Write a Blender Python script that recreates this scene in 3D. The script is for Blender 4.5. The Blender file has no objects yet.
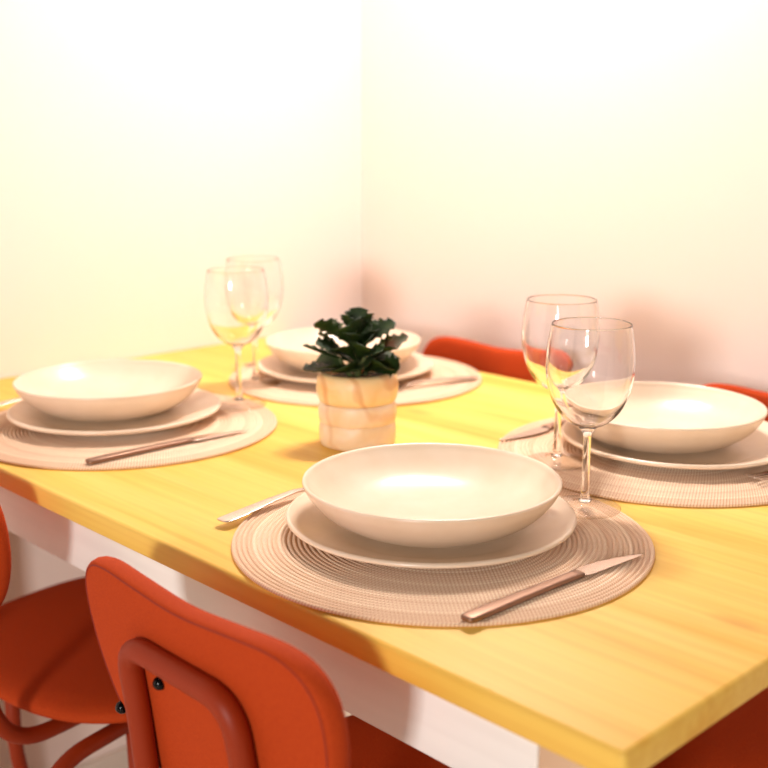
import bpy, bmesh, math, random
from mathutils import Vector, Matrix
random.seed(7)
S = bpy.context.scene
COL = S.collection
T = 74.0            # table top height, cm (all geometry below is written in cm)
C = 0.01           # cm to m

# ------------------------------------------------------------------ camera
cam_d = bpy.data.cameras.new('camera'); cam = bpy.data.objects.new('camera', cam_d); COL.objects.link(cam)
yaw, pit = 2.3718, 0.2196
fw = Vector((math.cos(yaw)*math.cos(pit), math.sin(yaw)*math.cos(pit), -math.sin(pit)))
rt = Vector((math.sin(yaw), -math.cos(yaw), 0)); up = rt.cross(fw)
M3 = Matrix((rt, up, -fw)).transposed()
cam.matrix_world = Matrix.Translation(Vector((1.56663, -0.51581, (T+35.454)*C))) @ M3.to_4x4()
cam_d.sensor_width = 36; cam_d.sensor_fit = 'HORIZONTAL'; cam_d.lens = 1127.94/768*36
cam_d.clip_start = 0.02
cam_d.dof.use_dof = True; cam_d.dof.focus_distance = 1.0; cam_d.dof.aperture_fstop = 5.0
S.camera = cam

# ------------------------------------------------------------------ world, lights, exposure
w = bpy.data.worlds.new('world'); S.world = w; w.use_nodes = True
bg = w.node_tree.nodes['Background']; bg.inputs[0].default_value = (1.0, 0.70, 0.54, 1); bg.inputs[1].default_value = 0.05

def area(name, loc, tgt, sx, sy, power, color):
    l = bpy.data.lights.new(name, 'AREA'); l.shape = 'RECTANGLE'; l.size = sx; l.size_y = sy
    l.energy = power; l.color = color
    o = bpy.data.objects.new(name, l); COL.objects.link(o)
    o.location = loc
    o.rotation_euler = (Vector(tgt)-Vector(loc)).to_track_quat('-Z', 'Y').to_euler()
    return o
m = area('main_light', (0.47, 0.75, 1.88), (0.72, 0.32, 0.74), 0.30, 0.10, 17, (1.0, 0.90, 0.84)); m.data.spread = math.radians(168)
area('side_light', (2.6, -3.3, 1.55), (0.6, 0.4, 1.0), 0.46, 0.46, 94, (1.0, 0.97, 0.94))
area('room_light', (2.6, -2.2, 2.3), (0.3, 0.6, 1.3), 2.4, 2.0, 5, (1.0, 0.93, 0.86))

vs = S.view_settings
vs.view_transform = 'Standard'; vs.look = 'None'; vs.gamma = 1; vs.use_curve_mapping = False
vs.exposure = 0.0

# ------------------------------------------------------------------ materials
def srgb(r, g, b):
    f = lambda c: (c/255/12.92) if c/255 <= 0.04045 else ((c/255+0.055)/1.055)**2.4
    return (f(r), f(g), f(b), 1)

class Mat:
    def __init__(s, name, col=(200, 200, 200), rough=0.5, **kw):
        s.m = bpy.data.materials.new(name); s.m.use_nodes = True
        s.nt = s.m.node_tree; s.b = s.nt.nodes['Principled BSDF']
        s.b.inputs['Base Color'].default_value = srgb(*col); s.b.inputs['Roughness'].default_value = rough
        for k, v in kw.items(): s.b.inputs[k.replace('_', ' ')].default_value = v
    def n(s, t, **kw):
        n = s.nt.nodes.new(t)
        for k, v in kw.items(): setattr(n, k, v)
        return n
    def l(s, a, b): s.nt.links.new(a, b)
    def coord(s, scale=(1, 1, 1), rot=(0, 0, 0)):
        t = s.n('ShaderNodeTexCoord'); m = s.n('ShaderNodeMapping')
        m.inputs['Scale'].default_value = scale; m.inputs['Rotation'].default_value = rot
        s.l(t.outputs['Object'], m.inputs[0]); return m.outputs[0]
    def noise(s, vec, scale, detail=3, dist=0):
        n = s.n('ShaderNodeTexNoise'); n.inputs['Scale'].default_value = scale
        n.inputs['Detail'].default_value = detail; n.inputs['Distortion'].default_value = dist
        s.l(vec, n.inputs['Vector']); return n.outputs['Fac']
    def ramp(s, fac, stops):
        r = s.n('ShaderNodeValToRGB'); e = r.color_ramp.elements
        e[0].position, e[0].color = stops[0][0], srgb(*stops[0][1])
        e[1].position, e[1].color = stops[-1][0], srgb(*stops[-1][1])
        for p, c in stops[1:-1]:
            x = e.new(p); x.color = srgb(*c)
        s.l(fac, r.inputs[0]); return r.outputs[0]
    def mix(s, fac, a, b, mode='MIX'):
        m = s.n('ShaderNodeMix', data_type='RGBA', blend_type=mode)
        if isinstance(fac, float): m.inputs[0].default_value = fac
        else: s.l(fac, m.inputs[0])
        s.l(a, m.inputs[6]) if not isinstance(a, tuple) else setattr(m.inputs[6], 'default_value', a)
        s.l(b, m.inputs[7]) if not isinstance(b, tuple) else setattr(m.inputs[7], 'default_value', b)
        return m.outputs[2]
    def base(s, c): s.l(c, s.b.inputs['Base Color'])
    def bump(s, h, strength=0.3, dist=0.001):
        b = s.n('ShaderNodeBump'); b.inputs['Strength'].default_value = strength; b.inputs['Distance'].default_value = dist
        s.l(h, b.inputs['Height']); s.l(b.outputs[0], s.b.inputs['Normal'])

# walls
mw = Mat('wall_paint', (251, 233, 223), 0.75); mw.bump(mw.noise(mw.coord(), 180, 2), 0.08, 0.0005)
mbase = Mat('baseboard_paint', (226, 212, 196), 0.5)
mfl = Mat('floor_stone', (224, 208, 188), 0.35)
mfl.base(mfl.ramp(mfl.noise(mfl.coord(), 3, 5), [(0.3, (226, 208, 186)), (0.7, (236, 222, 204))]))
# pine
def pine(name, end=False):
    m = Mat(name, rough=0.5)
    v = m.coord((0.55, 7, 7)) if not end else m.coord((6, 40, 6))
    f1 = m.noise(v, 2.6, 5, 0.6)
    v2 = m.coord((1.6, 60, 60)); f2 = m.noise(v2, 2.0, 3)
    c1 = m.ramp(f1, [(0.28, (236, 180, 70)), (0.45, (246, 204, 96)), (0.62, (250, 212, 112)), (0.8, (240, 192, 80))])
    c2 = m.ramp(f2, [(0.35, (222, 170, 80)), (0.6, (255, 255, 255))])
    c = m.mix(0.16, c1, c2, 'MULTIPLY')
    # glued staves run along the length of the top: each has its own tone
    sep = m.n('ShaderNodeSeparateXYZ'); t = m.n('ShaderNodeTexCoord'); m.l(t.outputs['Object'], sep.inputs[0])
    mu = m.n('ShaderNodeMath', operation='MULTIPLY'); mu.inputs[1].default_value = 1/0.095; m.l(sep.outputs[1], mu.inputs[0])
    fl = m.n('ShaderNodeMath', operation='FLOOR'); m.l(mu.outputs[0], fl.inputs[0])
    wn = m.n('ShaderNodeTexWhiteNoise', noise_dimensions='1D'); m.l(fl.outputs[0], wn.inputs['W'])
    cs = m.ramp(wn.outputs['Value'], [(0.0, (236, 222, 196)), (1.0, (255, 255, 255))])
    c = m.mix(0.6, c, cs, 'MULTIPLY')
    if not end:   # small knots
        vo = m.n('ShaderNodeTexVoronoi', feature='F1'); m.l(m.coord((2.2, 5.5, 5.5)), vo.inputs['Vector']); vo.inputs['Scale'].default_value = 1.0
        k = m.ramp(vo.outputs['Distance'], [(0.02, (200, 130, 50)), (0.07, (255, 255, 255))])
        c = m.mix(0.35, c, k, 'MULTIPLY')
    m.base(c); m.bump(f2, 0.08, 0.0004)
    m.b.inputs['Specular IOR Level'].default_value = 0.3
    return m
mpine = pine('lacquered_pine')
mwhite = Mat('white_table_paint', (246, 242, 238), 0.45)
mwhite.base(mwhite.ramp(mwhite.noise(mwhite.coord((2, 2, 30)), 2, 2), [(0.3, (240, 236, 232)), (0.7, (247, 244, 240))]))
mlegw = Mat('shaded_leg_paint', (214, 182, 150), 0.5)  # tan tone puts the shade on the legs into their colour
# ceramic
mcer = Mat('cream_stoneware', (244, 220, 190), 0.27)
mcer.base(mcer.ramp(mcer.noise(mcer.coord(), 30, 3), [(0.3, (232, 209, 182)), (0.7, (237, 216, 192))]))
mcer.bump(mcer.noise(mcer.coord(), 90, 2), 0.03, 0.0004)
# woven placemat
mmat = Mat('woven_paper_cord', (236, 196, 162), 0.8)
def braid(m):
    t = m.n('ShaderNodeTexCoord'); sep = m.n('ShaderNodeSeparateXYZ'); m.l(t.outputs['Object'], sep.inputs[0])
    at = m.n('ShaderNodeMath', operation='ARCTAN2'); m.l(sep.outputs[1], at.inputs[0]); m.l(sep.outputs[0], at.inputs[1])
    x2 = m.n('ShaderNodeVectorMath', operation='LENGTH'); 
    cmb = m.n('ShaderNodeCombineXYZ'); m.l(sep.outputs[0], cmb.inputs[0]); m.l(sep.outputs[1], cmb.inputs[1]); m.l(cmb.outputs[0], x2.inputs[0])
    r = x2.outputs['Value']
    ring = m.n('ShaderNodeMath', operation='DIVIDE'); m.l(r, ring.inputs[0]); ring.inputs[1].default_value = 0.186/42
    rf = m.n('ShaderNodeMath', operation='FLOOR'); m.l(ring.outputs[0], rf.inputs[0])
    fr = m.n('ShaderNodeMath', operation='FRACT'); m.l(ring.outputs[0], fr.inputs[0])
    # cords per ring: stitch count grows with the ring so that stitches keep one size
    k = m.n('ShaderNodeMath', operation='MULTIPLY'); m.l(rf.outputs[0], k.inputs[0]); k.inputs[1].default_value = 9.0
    ph = m.n('ShaderNodeMath', operation='MULTIPLY'); m.l(at.outputs[0], ph.inputs[0]); m.l(k.outputs[0], ph.inputs[1])
    slant = m.n('ShaderNodeMath', operation='MULTIPLY_ADD'); m.l(fr.outputs[0], slant.inputs[0]); slant.inputs[1].default_value = 5.0; m.l(ph.outputs[0], slant.inputs[2])
    si = m.n('ShaderNodeMath', operation='SINE'); m.l(slant.outputs[0], si.inputs[0])
    h = m.n('ShaderNodeMath', operation='MULTIPLY_ADD'); m.l(si.outputs[0], h.inputs[0]); h.inputs[1].default_value = 0.5; h.inputs[2].default_value = 0.5
    wn = m.n('ShaderNodeTexWhiteNoise', noise_dimensions='1D'); m.l(rf.outputs[0], wn.inputs['W'])
    c1 = m.ramp(h.outputs[0], [(0.05, (226, 184, 150)), (0.5, (253, 233, 206))])
    c2 = m.ramp(wn.outputs['Value'], [(0, (220, 194, 176)), (1, (255, 255, 255))])
    m.base(m.mix(0.6, c1, c2, 'MULTIPLY')); m.bump(h.outputs[0], 0.35, 0.0005)
braid(mmat)
# steel
msteel = Mat('brushed_steel', (205, 190, 178), 0.22, Metallic=1.0)
msteel.bump(msteel.noise(msteel.coord((400, 30, 400)), 1.0, 2), 0.04, 0.0002)
mhandle = Mat('satin_steel_dark_reflection', (142, 112, 94), 0.42, Metallic=0.85)  # reflection of the dark room is put into the handle's colour
# glass
def clear(name):
    # thin-walled clear glass: grazing reflection over straight-through light
    m = Mat(name)
    lw = m.n('ShaderNodeLayerWeight'); lw.inputs['Blend'].default_value = 0.5
    pw = m.n('ShaderNodeMath', operation='POWER'); m.l(lw.outputs['Facing'], pw.inputs[0]); pw.inputs[1].default_value = 5.0
    fr = m.n('ShaderNodeMath', operation='MULTIPLY_ADD'); m.l(pw.outputs[0], fr.inputs[0]); fr.inputs[1].default_value = 0.80; fr.inputs[2].default_value = 0.03
    tr = m.n('ShaderNodeBsdfTransparent')
    edge = m.ramp(pw.outputs[0], [(0.0, (254, 253, 251)), (0.85, (196, 176, 156))]); m.l(edge, tr.inputs[0])
    gl = m.n('ShaderNodeBsdfGlossy'); gl.inputs['Roughness'].default_value = 0.02
    b = m.n('ShaderNodeMixShader'); m.l(fr.outputs[0], b.inputs[0]); m.l(tr.outputs[0], b.inputs[1]); m.l(gl.outputs[0], b.inputs[2])
    m.l(b.outputs[0], m.nt.nodes['Material Output'].inputs['Surface'])
    return m
mglass = clear('clear_glass')
mglass_stem = Mat('clear_solid_glass', (255, 255, 255), 0.0, Transmission_Weight=1.0, IOR=1.46)
# orange upholstery and paint
def fabric(name, a, b):
    m = Mat(name, rough=0.85)
    v = m.coord()
    c = m.ramp(m.noise(v, 900, 2), [(0.35, a), (0.65, b)])
    m.base(c); m.bump(m.noise(v, 1400, 2), 0.35, 0.0006)
    m.b.inputs['Specular IOR Level'].default_value = 0.2
    return m
mfab = fabric('rust_orange_fabric', (172, 56, 13), (187, 67, 17))
mseam = Mat('dark_seam_thread', (140, 36, 12), 0.8)
mtube = Mat('rust_orange_powder_coat', (148, 47, 14), 0.48, Specular_IOR_Level=0.25)
mscrew = Mat('black_screw', (14, 12, 14), 0.18, Metallic=0.6)
# pot stone
def stone(name, a, b, vein, amt):
    m = Mat(name, rough=0.42)
    v = m.coord()
    n1 = m.noise(v, 22, 4, 0.8)
    c1 = m.ramp(n1, [(0.3, a), (0.7, b)])
    wv = m.n('ShaderNodeTexWave', wave_type='BANDS', bands_direction='DIAGONAL'); m.l(v, wv.inputs['Vector'])
    wv.inputs['Scale'].default_value = 9; wv.inputs['Distortion'].default_value = 9; wv.inputs['Detail'].default_value = 3
    c2 = m.ramp(wv.outputs['Fac'], [(0.0, vein), (0.16, (255, 255, 255))])
    m.base(m.mix(amt, c1, c2, 'MULTIPLY'))
    m.b.inputs['Subsurface Weight'].default_value = 0.25; m.b.inputs['Subsurface Radius'].default_value = (1, 0.6, 0.3)
    m.b.inputs['Subsurface Scale'].default_value = 0.008
    return m
mst1 = stone('honey_onyx', (252, 228, 180), (247, 200, 128), (206, 146, 84), 0.45)
mst2 = stone('pale_marble', (250, 232, 208), (240, 206, 160), (224, 176, 120), 0.3)
msoil = Mat('dark_soil', (52, 34, 22), 0.95)
msoil.base(msoil.ramp(msoil.noise(msoil.coord(), 260, 3), [(0.35, (34, 22, 14)), (0.65, (120, 92, 62))]))
mleaf = Mat('succulent_leaf', (30, 54, 24), 0.55, Specular_IOR_Level=0.3)
mleaf.base(mleaf.ramp(mleaf.noise(mleaf.coord(), 70, 3), [(0.3, (18, 32, 8)), (0.62, (38, 58, 14)), (0.82, (78, 86, 26))]))
mleafr = Mat('reddish_leaf', (70, 40, 22), 0.4)
mleafr.base(mleafr.ramp(mleafr.noise(mleafr.coord(), 60, 3), [(0.35, (34, 58, 26)), (0.6, (84, 50, 26))]))
mstem = Mat('succulent_stem', (84, 92, 48), 0.6)

# ------------------------------------------------------------------ mesh helpers
def tag(o, label=None, cat=None, group=None, kind=None):
    if label: o['label'] = label
    if cat: o['category'] = cat
    if group: o['group'] = group
    if kind: o['kind'] = kind
    return o
def thing(name, loc, rz, label, cat, group=None):
    o = bpy.data.objects.new(name, None); COL.objects.link(o)
    o.empty_display_size = 0.05
    o.location = Vector(loc)*C; o.rotation_euler = (0, 0, rz)
    return tag(o, label, cat, group)
def obj(name, verts, faces, mat, parent=None, loc=(0, 0, 0), smooth=True, rz=0, auto=None):
    me = bpy.data.meshes.new(name)
    me.from_pydata([tuple(Vector(v)*C) for v in verts], [], faces)
    bm = bmesh.new(); bm.from_mesh(me); bmesh.ops.remove_doubles(bm, verts=bm.verts, dist=1e-7)
    bmesh.ops.recalc_face_normals(bm, faces=bm.faces); bm.to_mesh(me); bm.free()
    me.materials.append(mat.m)
    for p in me.polygons: p.use_smooth = smooth
    o = bpy.data.objects.new(name, me); COL.objects.link(o)
    o.location = Vector(loc)*C; o.rotation_euler = (0, 0, rz)
    if parent: o.parent = parent
    if auto:
        m = o.modifiers.new('edges', 'EDGE_SPLIT'); m.split_angle = math.radians(auto)
    return o
def box(x0, x1, y0, y1, z0, z1):
    v = [(x, y, z) for z in (z0, z1) for y in (y0, y1) for x in (x0, x1)]
    return v, [(0, 2, 3, 1), (4, 5, 7, 6), (0, 1, 5, 4), (2, 6, 7, 3), (0, 4, 6, 2), (1, 3, 7, 5)]
def bevel(o, wd, seg=3):
    m = o.modifiers.new('bevel', 'BEVEL'); m.width = wd*C; m.segments = seg; m.limit_method = 'ANGLE'; m.angle_limit = math.radians(40)
    m.harden_normals = False
    return o
def lathe(prof, n=96, close=False):
    """prof: list of (r, z); r == 0 ends are closed to a point"""
    v, f, rows = [], [], []
    for r, z in prof:
        if r < 1e-6: rows.append([len(v)]); v.append((0, 0, z))
        else:
            rows.append(list(range(len(v), len(v)+n)))
            v += [(r*math.cos(2*math.pi*i/n), r*math.sin(2*math.pi*i/n), z) for i in range(n)]
    pairs = list(zip(rows, rows[1:])) + ([(rows[-1], rows[0])] if close else [])
    for a, b in pairs:
        for i in range(n):
            j = (i+1) % n
            if len(a) == 1 and len(b) == 1: continue
            if len(a) == 1: f.append((a[0], b[i], b[j]))
            elif len(b) == 1: f.append((a[i], a[j], b[0]))
            else: f.append((a[i], a[j], b[j], b[i]))
    return v, f
def spline(pts, sub=8, closed=False):
    pts = [Vector(p) for p in pts]; n = len(pts); out = []
    rng = n if closed else n-1
    for i in range(rng):
        if closed: p0, p1, p2, p3 = pts[(i-1) % n], pts[i], pts[(i+1) % n], pts[(i+2) % n]
        else: p0, p1, p2, p3 = pts[max(i-1, 0)], pts[i], pts[i+1], pts[min(i+2, n-1)]
        for k in range(sub):
            t = k/sub
            out.append(0.5*((2*p1)+(p2-p0)*t+(2*p0-5*p1+4*p2-p3)*t*t+(3*p1-p0-3*p2+p3)*t**3))
    if not closed: out.append(pts[-1])
    return out
def rounded(pts, r, sub=7):
    """polyline with its corners rounded to radius r"""
    pts = [Vector(p) for p in pts]; out = [pts[0]]
    for i in range(1, len(pts)-1):
        a, b, c = pts[i-1], pts[i], pts[i+1]
        rr = min(r, (b-a).length*0.49, (c-b).length*0.49)
        p = b+(a-b).normalized()*rr; q = b+(c-b).normalized()*rr
        for k in range(sub+1):
            t = k/sub; out.append((1-t)**2*p+2*t*(1-t)*b+t*t*q)
    out.append(pts[-1]); return out
def tube(path, rad, n=20, closed=False, caps=True):
    path = [Vector(p) for p in path]; v, f, N = [], [], len(path)
    up_ = Vector((0.13, 0.21, 1)).normalized(); prev = None
    for i, p in enumerate(path):
        if closed: d = path[(i+1) % N]-path[i-1]
        else: d = path[min(i+1, N-1)]-path[max(i-1, 0)]
        d.normalize()
        if prev is None: s = d.cross(up_ if abs(d.dot(up_)) < 0.95 else Vector((1, 0, 0))).normalized()
        else: s = (prev-d*prev.dot(d)).normalized()
        prev = s; u = d.cross(s)
        r = rad(i/(N-1)) if callable(rad) else rad
        v += [p+(s*math.cos(2*math.pi*k/n)+u*math.sin(2*math.pi*k/n))*r for k in range(n)]
    for i in range(N if closed else N-1):
        a, b = i*n, ((i+1) % N)*n
        for k in range(n): f.append((a+k, a+(k+1) % n, b+(k+1) % n, b+k))
    if caps and not closed:
        f.append(tuple(range(n))[::-1]); f.append(tuple(range((N-1)*n, N*n)))
    return [tuple(q) for q in v], f
def join(*vf):
    V, F = [], []
    for v, f in vf:
        o = len(V); V += list(v); F += [tuple(i+o for i in q) for q in f]
    return V, F
def loft(rings, cap0=True, cap1=True):
    n = len(rings[0]); V = [tuple(p) for r in rings for p in r]; F = []
    for i in range(len(rings)-1):
        for k in range(n): F.append((i*n+k, i*n+(k+1) % n, (i+1)*n+(k+1) % n, (i+1)*n+k))
    if cap0: F.append(tuple(range(n))[::-1])
    if cap1: F.append(tuple(range((len(rings)-1)*n, len(rings)*n)))
    return V, F
def copy_tree(o, loc, rz, label=None, par=None):
    c = o.copy(); COL.objects.link(c)
    if par is None:
        c.location = Vector(loc)*C; c.rotation_euler = (0, 0, rz)
        if label: c['label'] = label
    else: c.parent = par
    for ch in [x for x in list(bpy.data.objects) if x.parent == o]: copy_tree(ch, None, None, None, c)
    return c

# ------------------------------------------------------------------ the setting
def struct(name, vf, mat, smooth=False):
    o = obj(name, vf[0], vf[1], mat, smooth=smooth); o['kind'] = 'structure'; return o
struct('floor', box(-10, 420, -380, 104.5, -6, 0), mfl)
struct('wall_left', box(-10, 0, -380, 104.5, 0, 250), mw)
struct('wall_right', box(0, 420, 94.5, 104.5, 0, 250), mw)
bl = struct('baseboard_left', box(0, 1.4, -380, 94.5, 0, 7), mbase); bevel(bl, 0.4)
br = struct('baseboard_right', box(1.4, 420, 93.1, 94.5, 0, 7), mbase); bevel(br, 0.4)

# ------------------------------------------------------------------ the table
LX, WY = 123.7, 75.7
tb = thing('dining_table', (LX/2, WY/2, 0), 0, 'rectangular dining table with yellow pine top on white painted frame', 'table')
def loc(vf): return [(x-LX/2, y-WY/2, z) for x, y, z in vf[0]], vf[1]
top = obj('tabletop', *loc(box(0.3, LX, 0, WY, T-2.3, T)), mpine, tb); bevel(top, 0.45, 4)
AY = 5.0; AZ0, AZ1 = T-11.0, T-2.3
for (a, b, c_, d) in ((10.5, LX-10.3, AY, AY+1.8), (10.5, LX-10.3, WY-AY-1.8, WY-AY), (7, 8.8, 10.2, WY-10.2), (LX-10.2, LX-8.4, 10.2, WY-10.2)):
    o = obj('apron', *loc(box(a, b, c_, d, AZ0, AZ1)), mwhite, tb); bevel(o, 0.12, 2)
for lx in (5.5, LX-10.3):
    for ly in (AY+0.15, WY-AY-5.15-0.0):
        o = obj('leg', *loc(box(lx, lx+4.3, ly, ly+5.0, 0, T-2.3)), mlegw, tb); bevel(o, 0.25, 2)

# ------------------------------------------------------------------ place settings
MZ = 0.42
def mat_mesh():
    prof = [(0, 0.0), (18.3, 0.0)]
    n = 42; pitch = 18.6/n; top_ = []
    for i in range(n):
        r0 = 18.6-i*pitch
        for k in range(5):
            a = k/5*math.pi
            rr = r0-pitch*(1-math.cos(a))/2
            top_.append((max(rr, 0.01), 0.10+(MZ-0.10)*(0.15+0.85*math.sin(a)) if not (i == 0 and k == 0) else 0.14))
    top_.append((0, MZ-0.1))
    return lathe(prof+top_, 200)
PL = 'woven placemats under the four place settings'
mat0 = obj('placemat', *mat_mesh(), mmat, loc=(91.8, 18.4, T))
tag(mat0, 'round woven beige placemat nearest the camera, holding the knife in front', 'placemat', PL)
for x, y, rz, lb in ((90.8, 56.1, 1.0, 'round woven placemat at the right edge under two plates'),
                     (37.9, 19.2, 2.2, 'round woven placemat at the left edge under two plates'),
                     (36.9, 58.7, 3.4, 'round woven placemat at the far corner behind the potted plant')):
    copy_tree(mat0, (x, y, T), rz, lb)

def ceramic(outer, inner):
    return lathe(outer+inner[::-1], 128)
# dinner plate: R 13, rim 1.65 above the mat
plate_o = spline([(0, 0.18, 0), (6.6, 0.16, 0), (7.0, 0.0, 0), (7.6, 0.0, 0), (8.0, 0.22, 0), (9.4, 0.48, 0), (11.6, 0.92, 0), (12.6, 1.18, 0), (12.98, 1.38, 0), (13.02, 1.56, 0)], 5)
plate_i = spline([(0, 0.52, 0), (5, 0.52, 0), (8.2, 0.56, 0), (9.6, 0.82, 0), (11.6, 1.36, 0), (12.5, 1.66, 0), (12.8, 1.74, 0), (12.97, 1.68, 0)], 5)
pv = ceramic([(p[0], p[1]) for p in plate_o], [(p[0], p[1]) for p in plate_i])
bowl_o = spline([(0, 0.2, 0), (5.2, 0.18, 0), (5.5, 0.0, 0), (6.0, 0.0, 0), (6.6, 0.16, 0), (8.2, 0.72, 0), (9.9, 1.78, 0), (11.1, 3.1, 0), (11.62, 4.10, 0)], 6)
bowl_i = spline([(0, 0.62, 0), (2.5, 0.66, 0), (5, 0.84, 0), (7.6, 1.40, 0), (9.5, 2.40, 0), (10.75, 3.60, 0), (11.2, 4.16, 0), (11.42, 4.30, 0), (11.58, 4.26, 0)], 6)
bv = ceramic([(p[0], p[1]) for p in bowl_o], [(p[0], p[1]) for p in bowl_i])
PZ = T+MZ-0.02
BZ = PZ+0.55
plates = [('front', 90.03, 18.87, 90.01, 18.99), ('right', 90.9, 58.56, 88.7, 58.35), ('left', 34.8, 19.82, 32.5, 20.4), ('back', 34.77, 58.6, 33.0, 59.8)]
plab = ['flat cream dinner plate under the bowl nearest the camera', 'flat cream dinner plate under the bowl at the right edge',
        'flat cream dinner plate under the bowl at the left edge', 'flat cream dinner plate under the bowl behind the potted plant']
blab = ['large shallow cream bowl nearest the camera, left of the wine glass stem', 'shallow cream bowl at the right edge behind the wine glasses',
        'shallow cream bowl at the left edge near the wall', 'shallow cream bowl partly hidden behind the potted plant']
p0 = b0 = None
for i, (nm, px, py, bx, by) in enumerate(plates):
    if i == 0:
        p0 = obj('dinner_plate', *pv, mcer, loc=(px, py, PZ)); tag(p0, plab[0], 'plate', 'dinner plates on the placemats')
        b0 = obj('shallow_bowl', *bv, mcer, loc=(bx, by, BZ)); tag(b0, blab[0], 'bowl', 'shallow bowls stacked on the dinner plates')
    else:
        copy_tree(p0, (px, py, PZ), i, plab[i]); copy_tree(b0, (bx, by, BZ), i*2, blab[i])

# ------------------------------------------------------------------ wine glasses
def glass_parts(root):
    th = 0.11
    bo = spline([(0.0, 8.02, 0), (0.75, 8.06, 0), (1.7, 8.40, 0), (2.75, 9.35, 0), (3.55, 10.8, 0), (4.02, 12.6, 0), (4.12, 14.4, 0), (3.95, 16.3, 0), (3.68, 17.78, 0)], 7)
    bi = spline([(0, 8.30, 0), (0.7, 8.32, 0), (1.6, 8.62, 0), (2.58, 9.5, 0), (3.42, 10.85, 0), (3.90, 12.62, 0), (4.0, 14.4, 0), (3.84, 16.3, 0), (3.59, 17.78, 0)], 7)
    prof = [(p[0], p[1]) for p in bo]+[(3.67, 17.84), (3.635, 17.86), (3.60, 17.84)]+[(p[0], p[1]) for p in bi][::-1]
    obj('glass_bowl', *lathe(prof, 72), mglass_stem, root)
    st = spline([(0, 8.0, 0), (0.8, 7.98, 0), (0.62, 7.7, 0), (0.42, 7.3, 0), (0.37, 6.6, 0), (0.36, 4.5, 0), (0.37, 2.2, 0), (0.42, 1.3, 0), (0.62, 0.80, 0), (0.5, 0.62, 0), (0, 0.60, 0)], 6)
    obj('glass_stem', *lathe([(p[0], p[1]) for p in st], 40), mglass_stem, root)
    ft = spline([(0.60, 0.85, 0), (1.05, 0.55, 0), (1.9, 0.36, 0), (3.0, 0.22, 0), (3.38, 0.16, 0)], 6)
    obj('glass_foot', *lathe([(p[0], p[1]) for p in ft]+[(3.44, 0.10), (3.40, 0.03), (3.3, 0.0), (1.6, 0.03), (0.0, 0.12)], 72), mglass, root)
g0 = thing('wine_glass', (96.3, 33.6, T+MZ), 0, 'empty clear wine glass in front, foot on the nearest placemat', 'glass', 'empty wine glasses')
glass_parts(g0)
for x, y, lb in ((85.0, 44.0, 'empty wine glass just behind the frontmost glass, on the right placemat'),
                 (39.8, 35.2, 'empty wine glass on the left placemat, beside the left bowl'),
                 (31.2, 44.6, 'empty wine glass farthest back, on the far corner placemat')):
    copy_tree(g0, (x, y, T+MZ), 0, lb)

# ------------------------------------------------------------------ cutlery (local: handle end at y = 0, pointing +y)
def sections(secs, n=16, p=3.0):
    """secs: (y, half width, half thickness, z centre, x shift)"""
    rings = []
    for y, hw, ht, z, xs in secs:
        r = []
        for k in range(n):
            a = 2*math.pi*k/n; ca, sa = math.cos(a), math.sin(a)
            r.append((xs+hw*math.copysign(abs(ca)**(2/p), ca), y, z+ht*math.copysign(abs(sa)**(2/p), sa)))
        rings.append(r)
    return loft(rings)
def knife(root):
    h = [(0.0, 0.34, 0.14, 0.34, 0), (0.10, 0.54, 0.22, 0.34, 0), (0.4, 0.64, 0.27, 0.34, 0), (2.0, 0.64, 0.28, 0.35, 0), (6.0, 0.56, 0.27, 0.37, 0),
         (10.0, 0.50, 0.26, 0.38, 0), (12.4, 0.52, 0.24, 0.38, 0), (13.2, 0.62, 0.20, 0.38, 0)]
    obj('handle', *sections(h, 20, 4.5), mhandle, root)
    b = [(13.1, 0.64, 0.16, 0.38, 0), (13.5, 0.80, 0.08, 0.36, -0.06), (14.2, 0.90, 0.06, 0.34, -0.10), (16.5, 0.80, 0.055, 0.30, 0.0), (18.3, 0.58, 0.05, 0.27, 0.22),
         (19.8, 0.34, 0.045, 0.25, 0.46), (20.6, 0.16, 0.04, 0.24, 0.62), (20.9, 0.04, 0.03, 0.24, 0.72)]
    obj('blade', *sections(b, 16, 2.0), msteel, root)
def fork(root):
    h = [(0.0, 0.42, 0.06, 0.30, 0), (0.12, 0.72, 0.10, 0.30, 0), (0.5, 0.86, 0.12, 0.31, 0), (2.5, 0.84, 0.12, 0.42, 0), (6.0, 0.62, 0.12, 0.70, 0), (9.5, 0.40, 0.14, 0.85, 0),
         (11.5, 0.32, 0.15, 0.66, 0), (12.8, 0.40, 0.12, 0.42, 0)]
    obj('handle', *sections(h, 20, 3.0), msteel, root)
    hd = [(12.7, 0.40, 0.12, 0.44, 0), (13.4, 0.80, 0.09, 0.33, 0), (14.1, 1.12, 0.08, 0.26, 0), (15.0, 1.22, 0.075, 0.23, 0), (15.5, 1.22, 0.07, 0.24, 0)]
    parts = [sections(hd, 20, 3.0)]
    for i in range(4):
        x = (i-1.5)*0.67
        t = [(15.3, 0.22, 0.07, 0.24, x), (16.6, 0.19, 0.07, 0.27, x), (18.2, 0.17, 0.06, 0.42, x), (19.4, 0.12, 0.05, 0.66, x), (19.8, 0.05, 0.03, 0.76, x)]
        parts.append(sections(t, 10, 2.4))
    obj('tines', *join(*parts), msteel, root)
kz = T+MZ-0.04
k0 = thing('table_knife', (105.75, 6.0, kz), math.atan2(-0.8, 20.2), 'steel table knife lying in front right of the nearest plate', 'knife', 'steel table knives')
knife(k0)
for x, y, a, lb in ((50.4, 6.8, -0.02, 'steel table knife on the left placemat, in front of its plate'),
                    (75.9, 66.9, math.pi, 'steel table knife whose blade shows left of the two near wine glasses'),
                    (20.2, 69.6, math.pi, 'steel table knife behind the two left wine glasses')):
    copy_tree(k0, (x, y, kz), a, lb)
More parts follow.
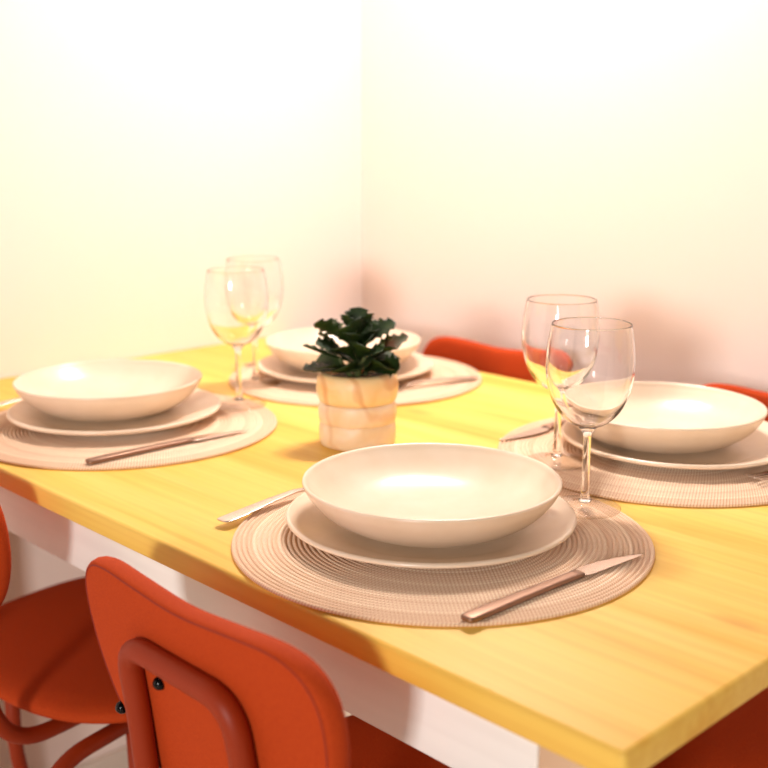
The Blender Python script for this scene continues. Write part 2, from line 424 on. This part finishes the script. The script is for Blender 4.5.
f0 = thing('table_fork', (75.8, 6.0, kz), math.atan2(1.7, 19.7), 'steel fork left of the nearest plate, handle end on the table', 'fork', 'steel table forks')
fork(f0)
for x, y, a, lb in ((19.4, 7.5, 0.0, 'steel fork at the left edge beside the left plate'),
                    (106.3, 71.6, math.pi-0.135, 'steel fork at the right edge, tines toward the camera'),
                    (50.9, 69.6, math.pi-0.22, 'steel fork on the far placemat, right of the potted plant')):
    copy_tree(f0, (x, y, kz), a, lb)

# ------------------------------------------------------------------ potted plant
pot = thing('potted_succulent', (62.9, 35.0, T), 0, 'small dark green toothed succulent in a pot of stacked pale stone rings', 'plant')
def ring_prof(z0, z1, r, bulge, ri=None):
    pts = []
    for k in range(13):
        a = -math.pi/2+math.pi*k/12
        pts.append((r-bulge+bulge*abs(math.cos(a))**0.75, (z0+z1)/2+(z1-z0)/2*math.sin(a)))
    return pts
lower = [(0, 0.0), (3.6, 0.0)]+ring_prof(0.0, 2.75, 4.5, 0.35)[1:]+ring_prof(2.7, 5.1, 4.55, 0.35)[1:]+[(3.4, 5.15), (0, 5.15)]
obj('pot_base', *lathe(lower, 72), mst2, pot)
upper = [(3.7, 5.1)]+ring_prof(5.05, 8.5, 4.75, 0.8)[1:]+[(3.75, 8.55), (3.6, 8.35), (3.55, 7.4), (3.5, 5.1)]
obj('pot_ring', *lathe(upper, 72, close=True), mst1, pot)
sv, sf = lathe([(0, 7.9), (1.2, 7.95), (2.4, 7.85), (3.55, 7.7)], 40)
obj('soil', [(x, y, z+0.12*math.sin(x*7+y*5)*math.cos(y*6)) if abs(x)+abs(y) < 3.4 else (x, y, z) for x, y, z in sv], sf, msoil, pot)
vr = Vector((rt.x, rt.y, 0)).normalized(); vf_ = Vector((fw.x, fw.y, 0)).normalized()
stems = [((0, 0, 7.7), (0.1, 0, 10.5), (-0.1, 0.1, 13.6)), ((-0.5, 0.3, 7.7), (-1.4, 0.9, 9.4), (-2.5, 1.6, 11.2)), ((0.5, -0.4, 7.7), (1.4, -0.8, 9.2), (2.4, -1.0, 10.6)),
         ((0.2, 0.6, 7.7), (0.6, 1.6, 9.2), (0.8, 2.2, 10.6)), ((-0.2, -0.6, 7.7), (-0.5, -1.5, 9.0), (-0.8, -2.0, 10.2))]
for s in stems:
    sp = spline(s, 6); obj('stem', *tube(sp, lambda t: 0.32-0.1*t, 10), mstem, pot)
def leaf(base, tip, wid, droop=0.25, roll=0.0, mat=mleaf):
    """a thick spoon-shaped leaf, toothed towards its tip"""
    b, t = Vector(base), Vector(tip); d = t-b; L = d.length; d.normalize()
    sd = d.cross(Vector((0, 0, 1)))
    sd = sd.normalized() if sd.length > 0.05 else Vector((1, 0, 0))
    nn = sd.cross(d).normalized()
    sd, nn = sd*math.cos(roll)+nn*math.sin(roll), nn*math.cos(roll)-sd*math.sin(roll)
    N = 23; V, F = [], []; rows = []
    for i in range(N):
        s = i/(N-1)
        wdt = wid*(0.20+0.80*math.sin(min(1, (s/0.72))*math.pi/2)**2.2)*(1.0 if s < 0.72 else math.sqrt(max(0, 1-((s-0.72)/0.285)**2)))
        if s > 0.42: wdt *= 1+0.20*(1 if i % 4 < 2 else -1)*(1 if s < 0.95 else 0.3)
        th_ = 0.16*(1-0.55*s)*(wid/1.0)**0.5
        c = b+d*L*s+nn*(math.sin(s*math.pi)*droop*L*0.35)
        row = []
        for k in range(9):
            u = -1+2*k/8
            off = sd*(u*wdt)+nn*(0.24*wdt*u*u)
            row.append(len(V)); V.append(tuple(c+off+nn*th_*(1-u*u)**0.5*0.8))
        for k in range(7, 0, -1):
            u = -1+2*k/8
            off = sd*(u*wdt)+nn*(0.24*wdt*u*u)
            row.append(len(V)); V.append(tuple(c+off-nn*th_*(1-u*u)**0.5))
        rows.append(row)
    for a_, b_ in zip(rows, rows[1:]):
        m = len(a_)
        for k in range(m): F.append((a_[k], a_[(k+1) % m], b_[(k+1) % m], b_[k]))
    F.append(tuple(rows[0])[::-1]); F.append(tuple(rows[-1]))
    obj('leaf', V, F, mat, pot)
def P(r, f, z): return vr*r+vf_*f+Vector((0, 0, z))     # right / away / up, seen from the chair side
# leaves placed to give the plant's outline: (root r,f,z) (tip r,f,z) width
LV = [((-0.2, 0, 12.6), (-1.6, -0.6, 15.2), 1.0), ((0, 0, 12.8), (0.3, 0.4, 15.9), 1.1), ((0.1, 0, 12.6), (1.9, -0.4, 15.3), 1.0), ((0, -0.2, 12.2), (0.0, -2.0, 14.9), 1.05),
      ((0.1, 0.1, 12.6), (-0.7, 1.6, 15.4), 1.0), ((0, 0, 12), (1.2, 1.7, 14.8), 1.0), ((0, -0.1, 11.4), (-1.7, -2.2, 13.9), 1.0), ((0.2, -0.1, 11.2), (2.2, -2.0, 13.6), 1.0),
      ((-0.4, 0, 11.4), (-4.9, -0.5, 14.1), 1.25), ((-0.3, 0.2, 11), (-3.3, 1.8, 14.3), 1.1), ((0.3, 0, 11.2), (4.4, -0.2, 14.2), 1.05), ((0.3, 0.2, 11), (3.0, 2.0, 13.8), 1.0),
      ((-1.0, 0, 9.8), (-6.2, -0.4, 11.6), 1.2), ((-0.8, -0.2, 9.6), (-4.6, -2.4, 12.2), 1.15), ((-1.0, 0.4, 9.6), (-4.6, 2.6, 12.4), 1.1),
      ((0.9, 0, 9.8), (5.9, 0.2, 12.6), 0.95), ((1.0, -0.2, 9.6), (4.6, -2.2, 11.6), 1.1), ((1.0, 0.3, 9.6), (4.6, 2.4, 12.0), 1.1),
      ((-1.2, -0.2, 8.8), (-6.2, -0.8, 8.9), 1.3), ((-1.0, -0.4, 8.6), (-4.4, -3.1, 9.4), 1.3), ((-1.0, 0.4, 8.6), (-4.6, 3.0, 9.6), 1.2),
      ((1.2, -0.1, 8.8), (4.9, -1.0, 9.2), 1.35), ((1.0, -0.4, 8.6), (3.4, -3.4, 9.6), 1.3), ((1.0, 0.4, 8.6), (4.6, 2.9, 9.7), 1.2),
      ((0, -0.6, 8.8), (-1.6, -4.0, 9.7), 1.3), ((0.1, -0.6, 9.0), (1.2, -4.0, 9.9), 1.25), ((-0.2, -0.4, 10), (-2.4, -3.4, 11.7), 1.1), ((0.2, -0.4, 10), (0.6, -3.6, 12.2), 1.15),
      ((0.4, -0.4, 10), (2.9, -3.0, 11.5), 1.1), ((0, 0.6, 9), (-1.2, 4.0, 10.2), 1.2), ((0.2, 0.6, 9), (2.0, 3.8, 10.4), 1.2), ((0, 0.5, 10.4), (0.3, 3.4, 13.0), 1.1),
      ((-0.1, -0.2, 11), (-0.8, -3.0, 13.4), 1.0), ((0.2, -0.2, 10.8), (1.6, -2.9, 12.9), 1.0)]
for i, (a, b, wd) in enumerate(LV):
    leaf(P(*a), P(*b), wd*1.22, 0.22 if i % 3 else -0.05, random.uniform(-0.75, 0.75), mleafr if i == 15 else mleaf)

# ------------------------------------------------------------------ chairs (local: +y towards the table, origin on the floor under the backrest)
def back_y(u, v):      # v = height relative to table top
    return -0.15*(v+8)+0.8*(u/15)**2
def chair_parts(root):
    half = [(0, 2.4), (-6, 2.75), (-10.5, 2.9), (-13.2, 2.2), (-14.8, 0.2), (-15.1, -3.2), (-14.3, -7.0), (-12.4, -10.6), (-9.6, -13.2), (-5.5, -14.8), (0, -15.2)]
    outline = half+[(-u, v) for u, v in half[1:-1]][::-1]
    ol = [(p[0], p[1]) for p in spline([(u, v, 0) for u, v in outline], 8, True)]
    cy = -6.0; th_ = 0.95
    V, F, rows = [], [], []
    prof = [(0.0, -1), (0.35, -1), (0.65, -1), (0.85, -1), (0.95, -1), (0.975, -0.92), (0.99, -0.6), (1.0, 0), (0.995, 0.5), (0.98, 0.85), (0.95, 1.05), (0.85, 1.2), (0.65, 1.35), (0.35, 1.4), (0.0, 1.4)]
    for s, t in prof:
        if s == 0: rows.append([len(V)]); V.append((0, back_y(0, cy)+t*th_, T+cy)); continue
        rows.append(list(range(len(V), len(V)+len(ol))))
        for u, v in ol:
            u2, v2 = u*s, cy+(v-cy)*s
            V.append((u2, back_y(u2, v2)+th_*t, T+v2))
    n = len(ol)
    for a, b in zip(rows, rows[1:]):
        for i in range(n):
            j = (i+1) % n
            if len(a) == 1: F.append((a[0], b[i], b[j]))
            elif len(b) == 1: F.append((a[i], a[j], b[0]))
            else: F.append((a[i], a[j], b[j], b[i]))
    bk = obj('backrest', V, F, mfab, root)
    s = 0.962
    path = [(u*s, back_y(u*s, cy+(v-cy)*s)-th_*0.97, T+cy+(v-cy)*s) for u, v in ol]
    tag(obj('seam', *tube(path, 0.07, 6, closed=True), mseam, bk), 'dark stitched seam')
    # tubular frame behind the backrest, bending forward under the seat
    hw = 6.7; R = 0.95
    def yb(u, v): return back_y(u, v)-th_-R+0.10
    pts = [(-hw-.6, 26, T-30.4), (-hw-.6, 3.6, T-30.4), (-hw-.6, yb(hw, -15), T-17), (-hw-.1, yb(hw, -8), T-8), (-hw, yb(hw, -2.3), T-2.3),
           (hw, yb(hw, -2.3), T-2.3), (hw+.1, yb(hw, -8), T-8), (hw+.6, yb(hw, -15), T-17), (hw+.6, 3.6, T-30.4), (hw+.6, 26, T-30.4)]
    obj('back_frame', *tube(rounded(pts, 5.4, 10), R, 20), mtube, root)
    for u, v, dy in ((-4.0, -5.1, 0), (-12.0, -10.7, 0)):
        y = back_y(u, v)-th_
        sv_, sf_ = lathe([(0, 0.62), (0.28, 0.58), (0.52, 0.36), (0.62, 0.05), (0.62, -0.35), (0, -0.35)], 20)
        vv = [(x*.9+u, y-z*.9, T+v+yy*.9) for x, yy, z in sv_]
        tag(obj('screw', vv, sf_, mscrew, root), 'black dome head screw')
    # seat
    V, F, rows = [], [], []; n = 96; cyS, a_, b_ = 25.5, 20.0, 18.4; zt = T-26.5
    prof = [(0, 0.0), (0.3, 0.0), (0.6, -0.05), (0.8, -0.12), (0.92, -0.35), (0.975, -0.8), (1.0, -1.3), (0.99, -1.8), (0.95, -2.25), (0.85, -2.45), (0.5, -2.5), (0, -2.5)]
    for s_, z in prof:
        if s_ == 0: rows.append([len(V)]); V.append((0, cyS, zt+z)); continue
        rows.append(list(range(len(V), len(V)+n)))
        for k in range(n):
            an = 2*math.pi*k/n; ca, sa = math.cos(an), math.sin(an)
            x = a_*s_*math.copysign(abs(ca)**(2/2.7), ca); y = b_*s_*math.copysign(abs(sa)**(2/2.7), sa)
            V.append((x, cyS+y, zt+z+0.9*(x/20)**2*(1 if z > -1.7 else 0.6)))
    for a, b in zip(rows, rows[1:]):
        for i in range(n):
            j = (i+1) % n
            if len(a) == 1: F.append((a[0], b[i], b[j]))
            elif len(b) == 1: F.append((a[i], a[j], b[0]))
            else: F.append((a[i], a[j], b[j], b[i]))
    obj('seat', V, F, mfab, root)
    for sx in (-1, 1):
        rear = [(sx*12, 28, T-30.4), (sx*14.2, 2.5, T-30.4), (sx*17.5, -1.0, 1.0), (sx*17.5, -1.0, 0)]
        obj('leg', *tube(rounded(rear[:-1], 7, 12)+[Vector(rear[-1])], R, 18), mtube, root)
        obj('leg', *tube(rounded([(sx*12.3, 16.6, T-29.3), (sx*12.8, 16.8, T-50), (sx*17.2, 36, 0)], 9, 10), R, 18), mtube, root)
CG = 'rust orange dining chairs round the table'
c0 = thing('dining_chair', (92.8, -8.0, 0), 0, 'rust orange upholstered chair in front, its back turned to the camera', 'chair', CG)
chair_parts(c0)
copy_tree(c0, (41.1, -7.8, 0), 0.13, 'rust orange upholstered chair at the lower left, its round seat and backrest edge showing')
copy_tree(c0, (44.0, 81.0, 0), math.pi, 'rust orange chair whose back shows between the plant and the wine glasses')
copy_tree(c0, (93.4, 81.0, 0), math.pi, 'rust orange chair at the right, its dark seat below the table edge')
